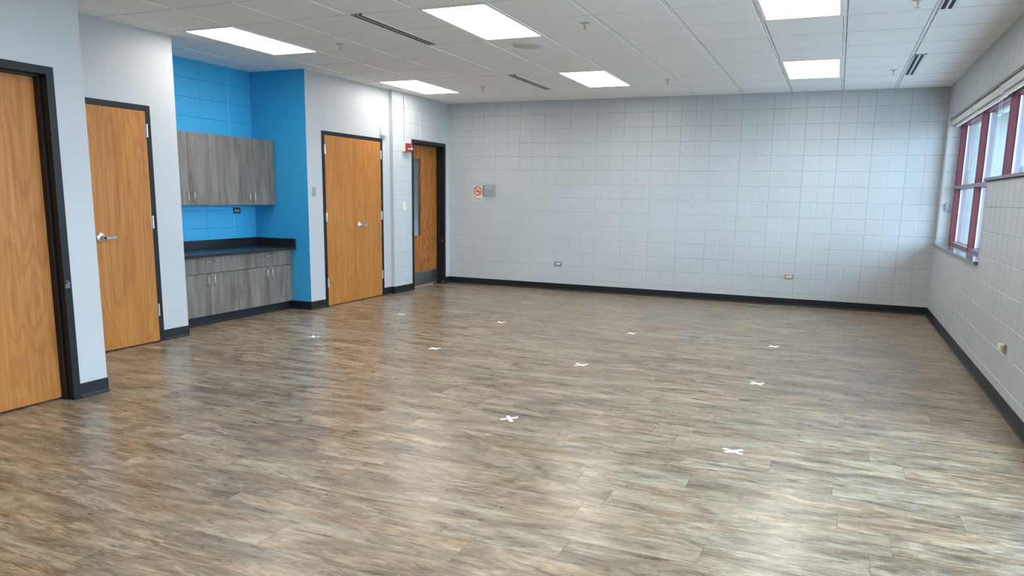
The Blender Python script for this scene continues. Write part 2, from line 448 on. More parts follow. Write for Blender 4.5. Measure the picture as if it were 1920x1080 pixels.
# far wall
mb = MB(); jx = [BK*i for i in range(1, 34)]
cmu(mb, (0,0,0), (1,0,0), None, (0,-1,0), 0, XR, jx, 0, H, 'cmu')
mb.box(-.2, XR+.3, .0062, .2, 0, H, 'cmu')
tag(mb.build('wall_far'), 'pale grey painted block wall at the far end of the room', 'wall', kind='structure')

# right wall with ribbon window
OY0, OY1 = -.11, -9.60          # window opening along y
LOW = [(-.11, -3.14), (-5.56, -8.35)]
ZS, ZM, ZH = .90, 1.612, 2.425
ZD = .12                        # the glazing beside the camera reaches almost to the floor
ZL = [ZS, ZD]
RB = .025
mb = MB(); jy = [BK*i for i in range(1, 64)]
holes = [(-OY0-RB, -OY1, ZM, ZH+RB), (-LOW[0][0]-RB, -LOW[0][1], ZS, ZM), (-LOW[1][0], -LOW[1][1], ZD, ZM)]
cmu(mb, (XR,0,0), (0,-1,0), None, (-1,0,0), 0, -YN, jy, 0, H, 'cmu', holes)
X2 = XR+.0062; XO = XR+.26
def rbox(ya, yb, za, zb): mb.box(X2, XO, ya, yb, za, zb, 'cmu')
rbox(0, LOW[1][0], 0, ZS); rbox(LOW[1][0], LOW[1][1], 0, ZD); rbox(LOW[1][1], YN, 0, ZS); rbox(0, YN, ZH, H); rbox(.2, OY0+.0062, ZS, ZH)
cmu(mb, (XR+RB, OY0, 0), (1,0,0), None, (0,-1,0), 0, .23, [], ZS, ZH, 'cmu'); mb.box(XR+RB, XO, OY0+.0055, OY0+.0062, ZS, ZH, 'cmu'); rbox(OY1, YN, ZS, ZH)
rbox(LOW[0][1], LOW[1][0], ZS, ZM); rbox(LOW[1][1], OY1, ZS, ZM)
# faces of reveals flush to the room side
mb.box(XR, X2, LOW[0][1], LOW[0][1]-.01, ZS, ZM, 'cmu')
# bullnose on far jamb and head
n = 8
for i in range(n):
    t0, t1 = math.pi/2*i/n, math.pi/2*(i+1)/n
    def bj(t): return (XR+RB-RB*math.cos(t), OY0+RB-RB*math.sin(t))
    (xa, ya), (xb, yb) = bj(t0), bj(t1)
    mb.add([(xa,ya,ZS),(xb,yb,ZS),(xb,yb,ZH),(xa,ya,ZH)], [(0,1,2,3)], 'cmu', True)
    def bh(t): return (XR+RB-RB*math.cos(t), ZH+RB-RB*math.sin(t))
    (xa, za), (xb, zb) = bh(t0), bh(t1)
    mb.add([(xa,OY0,za),(xb,OY0,zb),(xb,OY1,zb),(xa,OY1,za)], [(0,1,2,3)], 'cmu', True)
o = mb.build('wall_right'); tag(o, 'pale grey painted block wall with the long window band', 'wall', kind='structure')

# window
win = thing('window_1', 'maroon framed window band high in the block wall, stepping down by the far corner', 'window', (7.08, -4.8, ZS), kind='structure')
def part(mb, name, parent, origin=None, label=None):
    o = mb.build(name, parent, origin)
    if label: o['label'] = label
    return o
MUL = [-.16, -1.56, -2.93, -4.30, -5.59, -6.95, -8.32, -9.57]
XF0, XF1 = 7.05, 7.165
for i, y in enumerate(MUL):
    low = any(b-.05 <= y <= a+.05 for a, b in LOW)
    zb_ = (ZS+.03 if y > -4 else ZD+.03) if low else ZM
    mb = MB(); mb.box(XF0, 7.112, y-.030, y+.030, zb_, ZH, 'maroon', .002)
    mu = part(mb, 'mullion', win, (XF0, y, ZS))
    mb = MB(); mb.box(7.1185, XF1, y-.024, y+.024, zb_, ZH, 'outercap', .001); part(mb, 'outer_cap', mu, (7.12, y, ZS), 'pale outer half of the mullion')
mb = MB(); mb.box(XF0+.01, XF1, OY1, OY0, 2.335, ZH, 'maroon', .002); part(mb, 'head_rail', win, (7.1, -4.8, 2.4))
mb = MB(); mb.box(XF0-.006, XF1+.004, OY0, OY1, ZM-.022, ZM+.016, 'greytrim', .002); part(mb, 'transom', win, (7.1, -4.8, ZM), 'grey metal cross bar')
for (a, b), ZS_ in zip(LOW, ZL):
    mb = MB(); mb.box(XF0+.004, XF1, a, b, ZS_+.022, ZS_+.055, 'pinkrail', .003); part(mb, 'bottom_rail', win, (7.1, (a+b)/2, ZS_))
    mb = MB(); mb.box(XR-.03, XF0+.03, a+(.03 if a > -1 else 0), b-.03 if a > -1 else b, ZS_-.004, ZS_+.024, 'sill', .002); part(mb, 'sill', win, (XR, (a+b)/2, ZS_), 'dark polished slate sill')
    # glazing stops and panes
for (a, b), (zl, zh) in [((LOW[0][0], LOW[0][1]), (ZS+.05, ZM-.02)), ((LOW[1][0], LOW[1][1]), (ZD+.05, ZM-.02)), ((OY0, OY1), (ZM+.012, 2.34))]:
    inner = [y for y in MUL if b < y < a]
    edges = [a] + [y for y in inner if a-y > .2 and y-b > .1] + [b]
    if a == OY0: edges[0] = MUL[0]
    for p, q in zip(edges, edges[1:]):
        mb = MB(); mb.box(7.1125, 7.118, q+.025, p-.025, zl, zh, 'glass')
        pn = part(mb, 'pane', win, (7.115, (p+q)/2, zl))
        mb = MB(); w = .008
        A, B_ = p-.03, q+.03
        for y0, y1, z0, z1 in ((A, A-w, zl, zh), (B_+w, B_, zl, zh), (A, B_, zl, zl+w), (A, B_, zh-w, zh)):
            mb.box(7.109, 7.122, y0, y1, z0, z1, 'white' if (y0-y1) < .02 else 'black')
        part(mb, 'glazing_bead', pn, (7.115, (p+q)/2, zl))
mb = MB()
for ya, yb in ((LOW[0][1]+.05, LOW[1][0]), (LOW[1][1], OY1)):
    mb.box(XR-.02, XF0, ya, yb, ZM, ZM+.024, 'greytrim', .002); mb.box(XR-.006, XR+.01, ya-.01, yb, ZM-.008, ZM, 'slot')
part(mb, 'ledge', win, (XR, -5, ZM), 'grey ledge under the upper panes')

# left walls
mb = MB()
CY = -1.625
dC = (-1.135, -.130, 2.195)       # door opening y0,y1,top in the block part
dD = (-3.105, -1.810, 2.150)
dH = (-6.235, -5.520, 2.155)
dN = (-8.230, -7.205, 2.165)
cmu(mb, (0,0,0), (0,-1,0), None, (1,0,0), 0, -CY, [.075+BK*i for i in range(0, 8)], 0, H, 'cmu', [(-dC[1], -dC[0], -1, dC[2])])
xb = -.0062
mb.box(-.2, xb, 0, dC[1], 0, H, 'cmu'); mb.box(-.2, xb, dC[0], CY+.003, 0, H, 'cmu'); mb.box(-.2, xb, dC[0], dC[1], dC[2], H, 'cmu')
mb.box(-.0502, 0, CY, CY+.002, 0, H, 'cmu')
tag(mb.build('wall_left'), 'grey block wall section around the half-glazed door', 'wall', kind='structure')
mb = MB()
mb.box(-.2, -.05, CY, dD[1], 0, H, 'gyp'); mb.box(-.2, -.05, -3.379, dD[0], 0, H, 'gyp'); mb.box(-.2, -.05, dD[0], dD[1], dD[2], H, 'gyp')
tag(mb.build('wall_left_closet'), 'smooth grey wall section around the double closet doors', 'wall', kind='structure')
mb = MB()
cmu(mb, (-.86,-3.38,0), (0,-1,0), None, (1,0,0), 0, 1.85, [.36+ .4064*i for i in range(0, 4)], 0, H, 'bluecmu')
mb.box(-1.0, -.8665, -3.38, -5.23, 0, H, 'bluecmu')
mb.box(-1.0, -.0502, -3.3795, -3.3800, 0, H, 'blue'); mb.box(-1.0, -.2, -3.25, -3.3795, 0, H, 'blue')
mb.box(-1.0, -.0502, -5.2302, -5.2306, 0, H, 'blue'); mb.box(-1.0, -.2, -5.2305, -5.35, 0, H, 'blue')
tag(mb.build('wall_left_alcove'), 'bright blue walls lining the cabinet alcove', 'wall', kind='structure')
mb = MB()
mb.box(-.2, -.05, -5.2307, dH[1], 0, H, 'gyp'); mb.box(-.2, -.05, dH[0], -7.1, 0, H, 'gyp'); mb.box(-.2, -.05, dH[0], dH[1], dH[2], H, 'gyp')
tag(mb.build('wall_left_hall'), 'smooth grey wall section around the narrow single door', 'wall', kind='structure')
mb = MB()
mb.box(.90, 1.09, -7.0, dN[1], 0, H, 'gyp'); mb.box(.90, 1.09, dN[0], YN, 0, H, 'gyp'); mb.box(.90, 1.09, dN[0], dN[1], dN[2], H, 'gyp')
mb.box(-.05, .90, -7.0, -7.15, 0, H, 'gyp')
tag(mb.build('wall_left_near'), 'smooth grey wall section standing forward around the nearest door', 'wall', kind='structure')
mb = MB()
mb.box(.90, XR+.3, YN, YN-.15, 0, H, 'gyp')
tag(mb.build('wall_near'), 'plain grey wall behind the camera', 'wall', kind='structure')
mb = MB()   # rooms behind the doors
cmu(mb, (-1.75,1.0,0), (0,-1,0), None, (1,0,0), 0, 4.0, [BK*i for i in range(1, 20)], 0, H, 'cmu')
mb.box(-2.0, -1.757, 1.0, -13.2, 0, H, 'cmu'); mb.box(-1.9, -.2, 1.0, 1.15, 0, H, 'cmu'); mb.box(-1.75, -.2, -1.65, -1.75, 0, H, 'cmu')
mb.box(-1.9, .9, -13, -13.15, 0, H, 'cmu'); mb.box(-.2, .001, .2, 1.0, 0, H, 'cmu')
tag(mb.build('wall_left_corridor'), 'grey block corridor wall seen through the door glass', 'wall', kind='structure')

# baseboards
def base_run(mb, p0, p1, nrm, h=.1016):
    p0, p1, nn = Vector(p0), Vector(p1), Vector(nrm)
    prof = [(0, .0005), (.015, .0005), (.0145, .004), (.008, .012), (.0045, .026), (.0035, h-.002), (.0015, h), (0, h)]
    vs = []
    for p in (p0, p1):
        for a, z in prof: vs.append(p + nn*a + Vector((0,0,z)))
    k = len(prof)
    fs = [(i, (i+1) % k, k+(i+1) % k, k+i) for i in range(k)] + [tuple(range(k))[::-1], tuple(range(k, 2*k))]
    mb.add(vs, fs, 'rubber')
def bb(name, label, runs):
    mb = MB()
    for r in runs: base_run(mb, *r)
    tag(mb.build(name), label, 'baseboard', kind='structure')
X, Y = (1,0,0), (0,-1,0)
bb('baseboard_far', 'black rubber baseboard along the far block wall', [((0,0,0),(XR,0,0),Y)])
bb('baseboard_right', 'black rubber baseboard below the window wall', [((XR,0,0),(XR,LOW[1][0],0),(-1,0,0)), ((XR,LOW[1][1],0),(XR,YN,0),(-1,0,0))])
bb('baseboard_left', 'short black baseboards beside the half-glazed door', [((0,0,0),(0,dC[1],0),X), ((0,dC[0],0),(0,CY,0),X), ((-.05,CY,0),(.004,CY,0),Y)])
bb('baseboard_left_closet', 'short black baseboards beside the double closet doors and into the blue alcove', [((-.05,CY,0),(-.05,dD[1],0),X), ((-.05,dD[0],0),(-.05,-3.384,0),X), ((-.37,-3.380,0),(-.046,-3.380,0),Y)])
bb('baseboard_left_hall', 'short black baseboard between the blue alcove and the narrow door', [((-.05,-5.231,0),(-.05,dH[1],0),X), ((-.05,dH[0],0),(-.05,-7.0,0),X), ((-.37,-5.230,0),(-.046,-5.230,0),(0,1,0))])
bb('baseboard_left_near', 'short black baseboard on the projecting wall by the nearest door', [((1.09,-7.0,0),(1.09,dN[1],0),X), ((1.094,-7.0,0),(-.05,-7.0,0),(0,1,0)), ((1.09,dN[0],0),(1.09,YN,0),X)])

# ------------------------------------------------------------ doors on the left side (walls face +x)
def door_frame(mb, xw, y0, y1, top, leaf_x, back, flush):
    fw = .050; pr = .006
    # face trim
    mb.box(xw, xw+pr, y0, y0+fw, 0, top, 'black', .0015); mb.box(xw, xw+pr, y1-fw, y1, 0, top, 'black', .0015)
    mb.box(xw, xw+pr, y0+fw, y1-fw, top-fw, top, 'black', .0015)
    # jamb lining
    mb.box(back, xw, y0, y0+fw, 0, top, 'black'); mb.box(back, xw, y1-fw, y1, 0, top, 'black'); mb.box(back, xw, y0+fw, y1-fw, top-fw, top, 'black')
    if not flush:
        a, b = leaf_x, leaf_x+.045
        s = .014
        mb.box(a, b, y0+fw, y0+fw+s, 0, top-fw, 'black', .001); mb.box(a, b, y1-fw-s, y1-fw, 0, top-fw, 'black', .001); mb.box(a, b, y0+fw+s, y1-fw-s, top-fw-s, top-fw, 'black', .001)
    else:
        a, b = leaf_x-.075, leaf_x-.047
        mb.box(a, b, y0+fw, y0+fw+.014, 0, top-fw, 'black'); mb.box(a, b, y1-fw-.014, y1-fw, 0, top-fw, 'black'); mb.box(a, b, y0+fw+.014, y1-fw-.014, top-fw-.014, top-fw, 'black')
def hinge(parent, x, y, z):
    mb = MB()
    mb.tube([(x+.006, y, z-.057), (x+.006, y, z+.057)], .0085, 'nickel', 12)
    mb.box(x-.002, x+.0015, y-.015, y+.012, z-.055, z+.055, 'nickel')
    for dz in (-.035, -.012, .012, .035): mb.lathe((x+.006, y, z+dz), (0,0,1), [(-.0008,.0089),(.0008,.0089)], 'slot', 12)
    return part(mb, 'hinge', parent, (x, y, z), 'satin nickel hinge')
def lever(parent, x, y, z, d=1):
    mb = MB()
    mb.lathe((x, y, z), (1,0,0), [(0,.043),(.006,.043),(.013,.037),(.018,.023),(.018,.018),(.045,.015),(.058,.016),(.062,.012)], 'chrome', 28)
    mb.box(x+.046, x+.062, y-.012*d, y+.118*d, z-.0165, z+.0145, 'chrome', .005)
    mb.box(x+.042, x+.052, y+.100*d, y+.118*d, z-.016, z+.014, 'chrome', .003)
    return part(mb, 'lever_handle', parent, (x, y, z), 'satin chrome lever handle')
def leafbox(name, parent, x, y0, y1, z0, z1, m, t=.044, label=None):
    mb = MB(); mb.box(x-t, x, y0, y1, z0, z1, m, .0015)
    return part(mb, name, parent, (x, (y0+y1)/2, 0), label)

# nearest door
d1 = thing('door_1', 'tall orange oak door cut by the picture edge in the projecting wall', 'door', (1.09, -7.7, 0), kind='structure')
mb = MB(); door_frame(mb, 1.09, dN[0], dN[1], dN[2], .990, .90, False); part(mb, 'door_frame', d1, (1.09, -7.7, 0), 'black metal door frame')
mb = MB(); mb.box(1.0962, 1.0965, -7.250, -7.218, .760, .790, 'scuff'); mb.box(1.0962, 1.0965, -7.232, -7.214, .7902, .800, 'scuff'); mb.box(1.0962, 1.0965, -7.240, -7.226, .8002, .812, 'scuff'); part(mb, 'paint_chip', d1, (1.096, -7.23, .8), 'pale scuffed patch')
lf = leafbox('door_leaf', d1, .989, dN[0]+.053, dN[1]-.053, .012, dN[2]-.053, 'oak')
# narrow door
d2 = thing('door_2', 'narrow orange oak door with lever, half hidden behind the projecting wall', 'door', (-.05, -5.87, 0), kind='structure')
mb = MB(); door_frame(mb, -.05, dH[0], dH[1], dH[2], -.046, -.2, True); part(mb, 'door_frame', d2, (-.05, -5.87, 0), 'black metal door frame')
lf = leafbox('door_leaf', d2, -.044, dH[0]+.053, dH[1]-.053, .012, dH[2]-.053, 'oak')
for z in (1.935, 1.118, .303): hinge(lf, -.043, dH[1]-.050, z)
lever(lf, -.044, -6.105, 1.0, 1)
# double doors
d3 = thing('door_3', 'pair of orange oak closet doors beside the blue alcove', 'door', (-.05, -2.46, 0), kind='structure')
mb = MB(); door_frame(mb, -.05, dD[0], dD[1], dD[2], -.046, -.2, True); part(mb, 'door_frame', d3, (-.05, -2.46, 0), 'black metal door frame')
l1 = leafbox('door_leaf', d3, -.044, dD[0]+.053, -2.476, .012, dD[2]-.050, 'oak', label='oak leaf on the alcove side')
l2 = leafbox('door_leaf', d3, -.044, -2.472, dD[1]-.053, .012, dD[2]-.048, 'oak', label='oak leaf with the lever handle')
for z in (1.93, 1.115, .30): hinge(l1, -.043, dD[0]+.050, z); hinge(l2, -.043, dD[1]-.050, z)
lever(l2, -.044, -2.375, 1.0, 1)
# half-glazed door: leaf with opening for the glass
d4 = thing('door_4', 'darker oak door with narrow glass strip and steel kick plate by the far corner', 'door', (0, -.63, 0), kind='structure')
mb = MB(); door_frame(mb, 0, dC[0], dC[1], dC[2], -.125, -.2, False)
for z in (.69,): mb.lathe((-.03, dC[1]-.0505, z), (0,-1,0), [(0,.012),(.003,.011)], 'steel', 16)
mb.lathe((-.02, dC[1]-.0505, .03), (0,-1,0), [(0,.014),(.004,.012)], 'steel', 16)
part(mb, 'door_frame', d4, (0, -.63, 0), 'black metal door frame')
xl = -.126; t = .044; ly0, ly1 = dC[0]+.053, dC[1]-.053
gy0, gy1, gz0, gz1 = -.925, -.672, .775, 1.95
mb = MB()
mb.box(xl-t, xl, ly0, gy0, .012, dC[2]-.053, 'oakdark'); mb.box(xl-t, xl, gy1, ly1, .012, dC[2]-.053, 'oakdark')
mb.box(xl-t, xl, gy0, gy1, .012, gz0, 'oakdark'); mb.box(xl-t, xl, gy0, gy1, gz1, dC[2]-.053, 'oakdark')
lf = part(mb, 'door_leaf', d4, (xl, -.63, 0))
mb = MB(); w = .012
for a, b, c, d in ((gy0, gy0+w, gz0, gz1), (gy1-w, gy1, gz0, gz1), (gy0, gy1, gz0, gz0+w), (gy0, gy1, gz1-w, gz1)): mb.box(xl-t-.002, xl+.006, a, b, c, d, 'oakdark', .001)
part(mb, 'glass_trim', lf, (xl, gy0, gz0))
mb = MB(); mb.box(xl-.012, xl-.006, gy0+w, gy1-w, gz0+w, gz1-w, 'doorglass'); part(mb, 'glass_strip', lf, (xl, gy0, gz0), 'tall narrow glass strip')
mb = MB(); mb.box(xl, xl+.0015, ly0+.012, ly1-.012, .030, .232, 'kick')
for yy in [ly0+.02 + i*(ly1-ly0-.04)/6 for i in range(7)]:
    for zz in (.038, .224): mb.lathe((xl+.0015, yy, zz), (1,0,0), [(0,.004),(.0015,.003)], 'chrome', 8)
part(mb, 'kick_plate', lf, (xl, -.63, .03), 'steel kick plate')
lever(lf, xl, ly0+.07, 1.0, 1)

# ------------------------------------------------------------ ceiling fittings
def ceiling_light(c, r, label):
    x0, x1 = BK*c, BK*(c+3); y0, y1 = -(AY+.6096*r), -(AY+.6096*(r+2))
    cx, cy = (x0+x1)/2, (y0+y1)/2
    t = thing('ceiling_light', label, 'ceiling light', (cx, cy, H), 'rectangular ceiling lights')
    mb = MB(); e = .010
    a, b, c_, d = x0+e, x1-e, y1+e, y0-e
    w = .030; zb = H-.010
    for q in ((a, b, c_, c_+w), (a, b, d-w, d), (a, a+w, c_+w, d-w), (b-w, b, c_+w, d-w)): mb.box(q[0], q[1], q[2], q[3], zb, H+.02, 'tee', .002)
    part(mb, 'light_frame', t, (cx, cy, H), 'white metal frame')
    mb = MB(); mb.box(a+w, b-w, c_+w, d-w, H-.008, H+.01, 'lamp'); part(mb, 'diffuser', t, (cx, cy, H), 'glowing white diffuser')
    return t
lab = {(1,1): 'lit ceiling panel near the closet doors and far corner', (13,1): 'lit ceiling panel near the middle of the far wall',
       (25,1): 'lit ceiling panel close to the far wall on the window side', (1,6): 'lit ceiling panel in front of the blue alcove',
       (13,6): 'large lit ceiling panel in the middle of the ceiling beside the round speaker', (25,6): 'lit ceiling panel cut by the top edge of the picture',
       (13,11): 'lit ceiling panel overhead, mid room, out of the frame', (25,11): 'lit ceiling panel overhead, window side, out of the frame',
       (13,16): 'lit ceiling panel behind the camera, mid room', (25,16): 'lit ceiling panel behind the camera, window side'}
for c, r in LIGHTS: ceiling_light(c, r, lab[(c, r)])
# added lamp, itself unseen, to brighten the corridor behind the glazed door
t = thing('added_corridor_light', 'added unseen lamp brightening the corridor behind the half-glazed door', 'ceiling light', (-.95, -.6, H))
mb = MB(); mb.box(-1.2, -.7, -.85, -.35, H-.03, H, 'tee'); part(mb, 'light_frame', t, (-.95,-.6,H))
mb = MB(); mb.box(-1.17, -.73, -.82, -.38, H-.034, H-.03, emit('added corridor glow', LAMP_COL, 3.0)); part(mb, 'diffuser', t, (-.95,-.6,H))

def vent(x0, y0, label, name='ceiling_vent'):
    L_ = 1.2192; yA, yB = y0, y0-L_
    t = thing(name, label, 'ceiling vent', (x0+.05, (yA+yB)/2, H), 'two-slot linear ceiling vents')
    x = x0+.014; z0 = H-.012
    mb = MB()
    mb.box(x, x+.012, yB, yA, z0, H, 'vent'); mb.box(x+.040, x+.058, yB, yA, z0, H, 'vent'); mb.box(x+.084, x+.108, yB, yA, z0, H, 'vent')
    mb.box(x, x+.108, yA-.006, yA, z0, H, 'vent'); mb.box(x, x+.108, yB, yB+.006, z0, H, 'vent')
    part(mb, 'vent_frame', t, (x0+.05, (yA+yB)/2, H))
    for a in (.012, .058):
        mb = MB(); w_ = .028 if a < .02 else .026
        mb.box(x+a, x+a+w_, yB+.006, yA-.006, H-.0125, H-.001, 'slot'); part(mb, 'slot', t, (x+a, (yA+yB)/2, H), 'black air slot')
y1_ = -(AY+.6096); y6_ = -(AY+.6096*6)
vent(BK*10, y6_, 'long two-slot vent between the alcove light and the middle light')
vent(BK*10, y1_, 'two-slot vent near the far wall left of the middle far light')
vent(BK*31, y1_, 'two-slot vent near the far window corner')
vent(BK*31, y6_, 'two-slot vent cut by the top edge near the window wall')

t = thing('ceiling_speaker', 'round grey ceiling speaker between the lights', 'speaker', (2.946, -3.85, H))
mb = MB(); mb.lathe((2.946,-3.85,H-.005), (0,0,-1), [(0,.158),(.006,.157),(.009,.148)], 'speaker2', 40); part(mb, 'speaker_rim', t, (2.946,-3.85,H))
mb = MB(); mb.lathe((2.946,-3.85,H-.012), (0,0,-1), [(0,.142),(.004,.141),(.006,.09),(.007,.085),(.007,.02)], 'speaker', 40); part(mb, 'speaker_grille', t, (2.946,-3.85,H))
mb = MB(); mb.lathe((2.946,-3.85,H-.019), (0,0,-1), [(0,.008),(.003,.006)], 'nickel', 12); part(mb, 'screw', t, (2.946,-3.85,H))

def sprinkler():
    t = thing('sprinkler_head', '', 'sprinkler', (0,0,H), 'pendant sprinkler heads')
    mb = MB(); mb.lathe((0,0,H-.005), (0,0,-1), [(0,.042),(.004,.040),(.008,.022)], 'nickel', 20); part(mb, 'escutcheon', t, (0,0,H))
    mb = MB(); mb.tube([(0,0,H-.012),(0,0,H-.03)], .009, 'nickel', 10)
    for s in (-1, 1): mb.tube([(0,.009*s,H-.026),(0,.017*s,H-.036),(0,.012*s,H-.050),(0,.003*s,H-.058)], .0028, 'nickel', 6)
    mb.tube([(0,0,H-.03),(0,0,H-.056)], .0028, 'signred', 8)
    part(mb, 'sprinkler_body', t, (0,0,H), 'metal sprinkler body')
    mb = MB(); mb.lathe((0,0,H-.058), (0,0,-1), [(0,.021),(.0015,.021),(.002,.006)], 'nickel', 16); part(mb, 'deflector', t, (0,0,H))
    return t
SP = [((3.73,-4.53), 'sprinkler head to the window side of the round speaker'), ((1.25,-4.44), 'sprinkler head beside the alcove light'),
      ((1.35,-1.55), 'sprinkler head between the closet light and the far wall vent'), ((3.76,-1.48), 'sprinkler head beside the middle light near the far wall'),
      ((6.19,-1.46), 'sprinkler head near the far vent on the window side'), ((6.155,-4.47), 'sprinkler head at the top edge of the picture')]
s0 = sprinkler()
for i, ((x, y), l) in enumerate(SP):
    if i == 0: s0.location = (x, y, H); s0['label'] = l
    else: dup(s0, (x, y, H), l)

# ------------------------------------------------------------ alcove cabinets
def pull(parent, x, y, z, vertical=True, L_=.098):
    mb = MB(); r = .0046; d = .030
    if vertical: pts = [(x,y,z-L_/2),(x+d*.8,y,z-L_/2),(x+d,y,z-L_/2+.008),(x+d,y,z+L_/2-.008),(x+d*.8,y,z+L_/2),(x,y,z+L_/2)]
    else: pts = [(x,y-L_/2,z),(x+d*.8,y-L_/2,z),(x+d,y-L_/2+.008,z),(x+d,y+L_/2-.008,z),(x+d*.8,y+L_/2,z),(x,y+L_/2,z)]
    mb.tube(pts, r, 'nickel', 8); return part(mb, 'handle', parent, (x, y, z), 'satin nickel bar handle')
def cab_door(parent, x, y0, y1, z0, z1, hy, hz, name='door'):
    mb = MB(); g = .0016; mb.box(x-.019, x, y0+g, y1-g, z0+g, z1-g, 'greywood', .0012)
    o = part(mb, name, parent, (x, (y0+y1)/2, z0)); 
    if name == 'drawer': pull(o, x, hy, hz, False, .115)
    else: pull(o, x, hy, hz)
    return o
def base_cab(y0, y1, ys, label, dh, fill):
    t = thing('base_cabinet', label, 'cabinet', (-.6, (y0+y1)/2, 0), 'grey wood base cabinets')
    xf = -.315
    mb = MB(); mb.box(-.8535, xf-.020, y0+.001, y1-.001, .100, .726, 'edge'); mb.box(xf-.0199, xf-.0194, y0+.001, y1-.001, .101, .725, 'slot')  # thin black sheet stands in for shade in the gaps between fronts
    if fill: mb.box(xf-.020, xf, fill[0]+.001, fill[1]-.001, .100, .726, 'greywood')
    part(mb, 'cabinet_body', t, (-.6, (y0+y1)/2, .1))
    mb = MB(); mb.box(-.8535, -.376, y0+.001, y1-.001, .001, .100, 'rubber'); base_run(mb, (-.376, y0+.001, 0), (-.376, y1-.001, 0), X, .0985)
    part(mb, 'toe_kick', t, (-.37, (y0+y1)/2, 0), 'black toe kick')
    a, b = (y0 if not fill or fill[0] > y0+.01 else fill[1]), (y1 if not fill or fill[1] < y1-.01 else fill[0])
    cab_door(t, xf, a, b, .549, .724, dh, .675, 'drawer')
    cab_door(t, xf, a, ys, .102, .547, ys-.042, .470); cab_door(t, xf, ys, b, .102, .547, ys+.042, .470)
base_cab(-5.222, -4.279, -4.672, 'grey wood base cabinet partly hidden by the projecting grey wall', -4.672, (-5.222, -5.065))
base_cab(-4.279, -3.387, -3.800, 'grey wood base cabinet against the blue side wall', -3.800, (-3.405, -3.387))
def wall_cab(y0, y1, ys, label):
    t = thing('wall_cabinet', label, 'cabinet', (-.7, (y0+y1)/2, 1.255), 'grey wood wall cabinets')
    xf = -.530
    mb = MB(); mb.box(-.8535, xf-.020, y0+.001, y1-.001, 1.256, 2.012, 'greywood'); mb.box(xf-.0199, xf-.0194, y0+.001, y1-.001, 1.257, 2.011, 'slot'); part(mb, 'cabinet_body', t, (-.7, (y0+y1)/2, 1.256))  # black sheet behind the doors supplies the shade in their gaps
    cab_door(t, xf, y0, ys, 1.255, 2.013, ys-.040, 1.345); cab_door(t, xf, ys, y1, 1.255, 2.013, ys+.040, 1.345)
wall_cab(-5.180, -4.274, -4.676, 'grey wood wall cabinet partly hidden by the projecting grey wall')
wall_cab(-4.274, -3.387, -3.797, 'grey wood wall cabinet touching the blue side wall')
t = thing('countertop', 'black worktop with upstand running along the blue alcove', 'countertop', (-.55, -4.3, .727))
mb = MB(); mb.box(-.8535, -.245, -5.2235, -3.3865, .7275, .762, 'counter', .003); part(mb, 'top_slab', t, (-.55, -4.3, .727))
mb = MB(); mb.box(-.8535, -.834, -5.2235, -3.3865, .7622, .857, 'counter', .002); part(mb, 'back_upstand', t, (-.85, -4.3, .762))
mb = MB(); mb.box(-.8335, -.246, -3.4065, -3.3865, .7622, .857, 'counter', .002); part(mb, 'side_upstand', t, (-.55, -3.39, .762))

# ------------------------------------------------------------ wall devices
def plate_box(mb, c, n, w, h, d, m, bev=.003):
    """box of width w (horizontal), height h, depth d, on a wall at c facing n"""
    x, y, z = c
    if abs(n[0]) > .5: mb.box(x, x+n[0]*d, y-w/2, y+w/2, z-h/2, z+h/2, m, bev)
    else: mb.box(x-w/2, x+w/2, y, y+n[1]*d, z-h/2, z+h/2, m, bev)
def outlet(name, c, n, label, plate, socket, group=None, w=.114, h=.070, horiz=True, plug=None):
    t = thing(name, label, 'outlet', c, group)
    mb = MB(); plate_box(mb, c, n, w, h, .006, plate); part(mb, 'cover_plate', t, c, 'rectangular cover plate')
    nv = Vector(n); tan = Vector((0,1,0)) if abs(n[0]) > .5 else Vector((1,0,0))
    for s in (-1, 1):
        p = Vector(c) + nv*.006 + (tan*s*.0195 if horiz else Vector((0,0,s*.0195)))
        mb = MB(); mb.lathe(p, nv, [(0,.0165),(.002,.0160)], plug if (plug and s == 1) else socket, 20)
        if not (plug and s == 1):
            for dz in (-.005, .005):
                q = p + nv*.0021 + Vector((0,0,dz)); mb.lathe(q, nv, [(0,.0018),(.0004,.0018)], 'slot', 6)
        part(mb, 'socket', t, p)
outlet('wall_outlet', (1.884, -.0005, .400), (0,-1,0), 'steel-plated wall outlet below the thermostat side of the far wall', 'nickel', 'ivory', 'outlets on the far wall', plug='white')
outlet('wall_outlet', (5.218, -.0005, .400), (0,-1,0), 'steel-plated wall outlet on the far wall near the window corner', 'nickel', 'ivory', 'outlets on the far wall', plug='white')
outlet('wall_outlet', (-.8595, -3.688, 1.182), (1,0,0), 'black wall outlet on the blue wall above the worktop', 'darkplate', 'greyplate')
outlet('wall_outlet', (XR-.0005, -4.60, .425), (-1,0,0), 'wall outlet with ivory plug-in on the window wall', 'nickel', 'ivory')
t = thing('plug_in_device', 'small ivory plug-in stuck in the outlet on the window wall', 'plug', (XR-.02, -4.61, .44))
mb = MB(); mb.box(XR-.046, XR-.0095, -4.638, -4.585, .412, .462, 'ivory', .008); part(mb, 'plug_body', t, (XR-.02, -4.61, .44))
mb = MB(); mb.box(XR-.030, XR-.012, -4.645, -4.638, .425, .450, 'nickel', .001); part(mb, 'side_clip', t, (XR-.02, -4.64, .44))

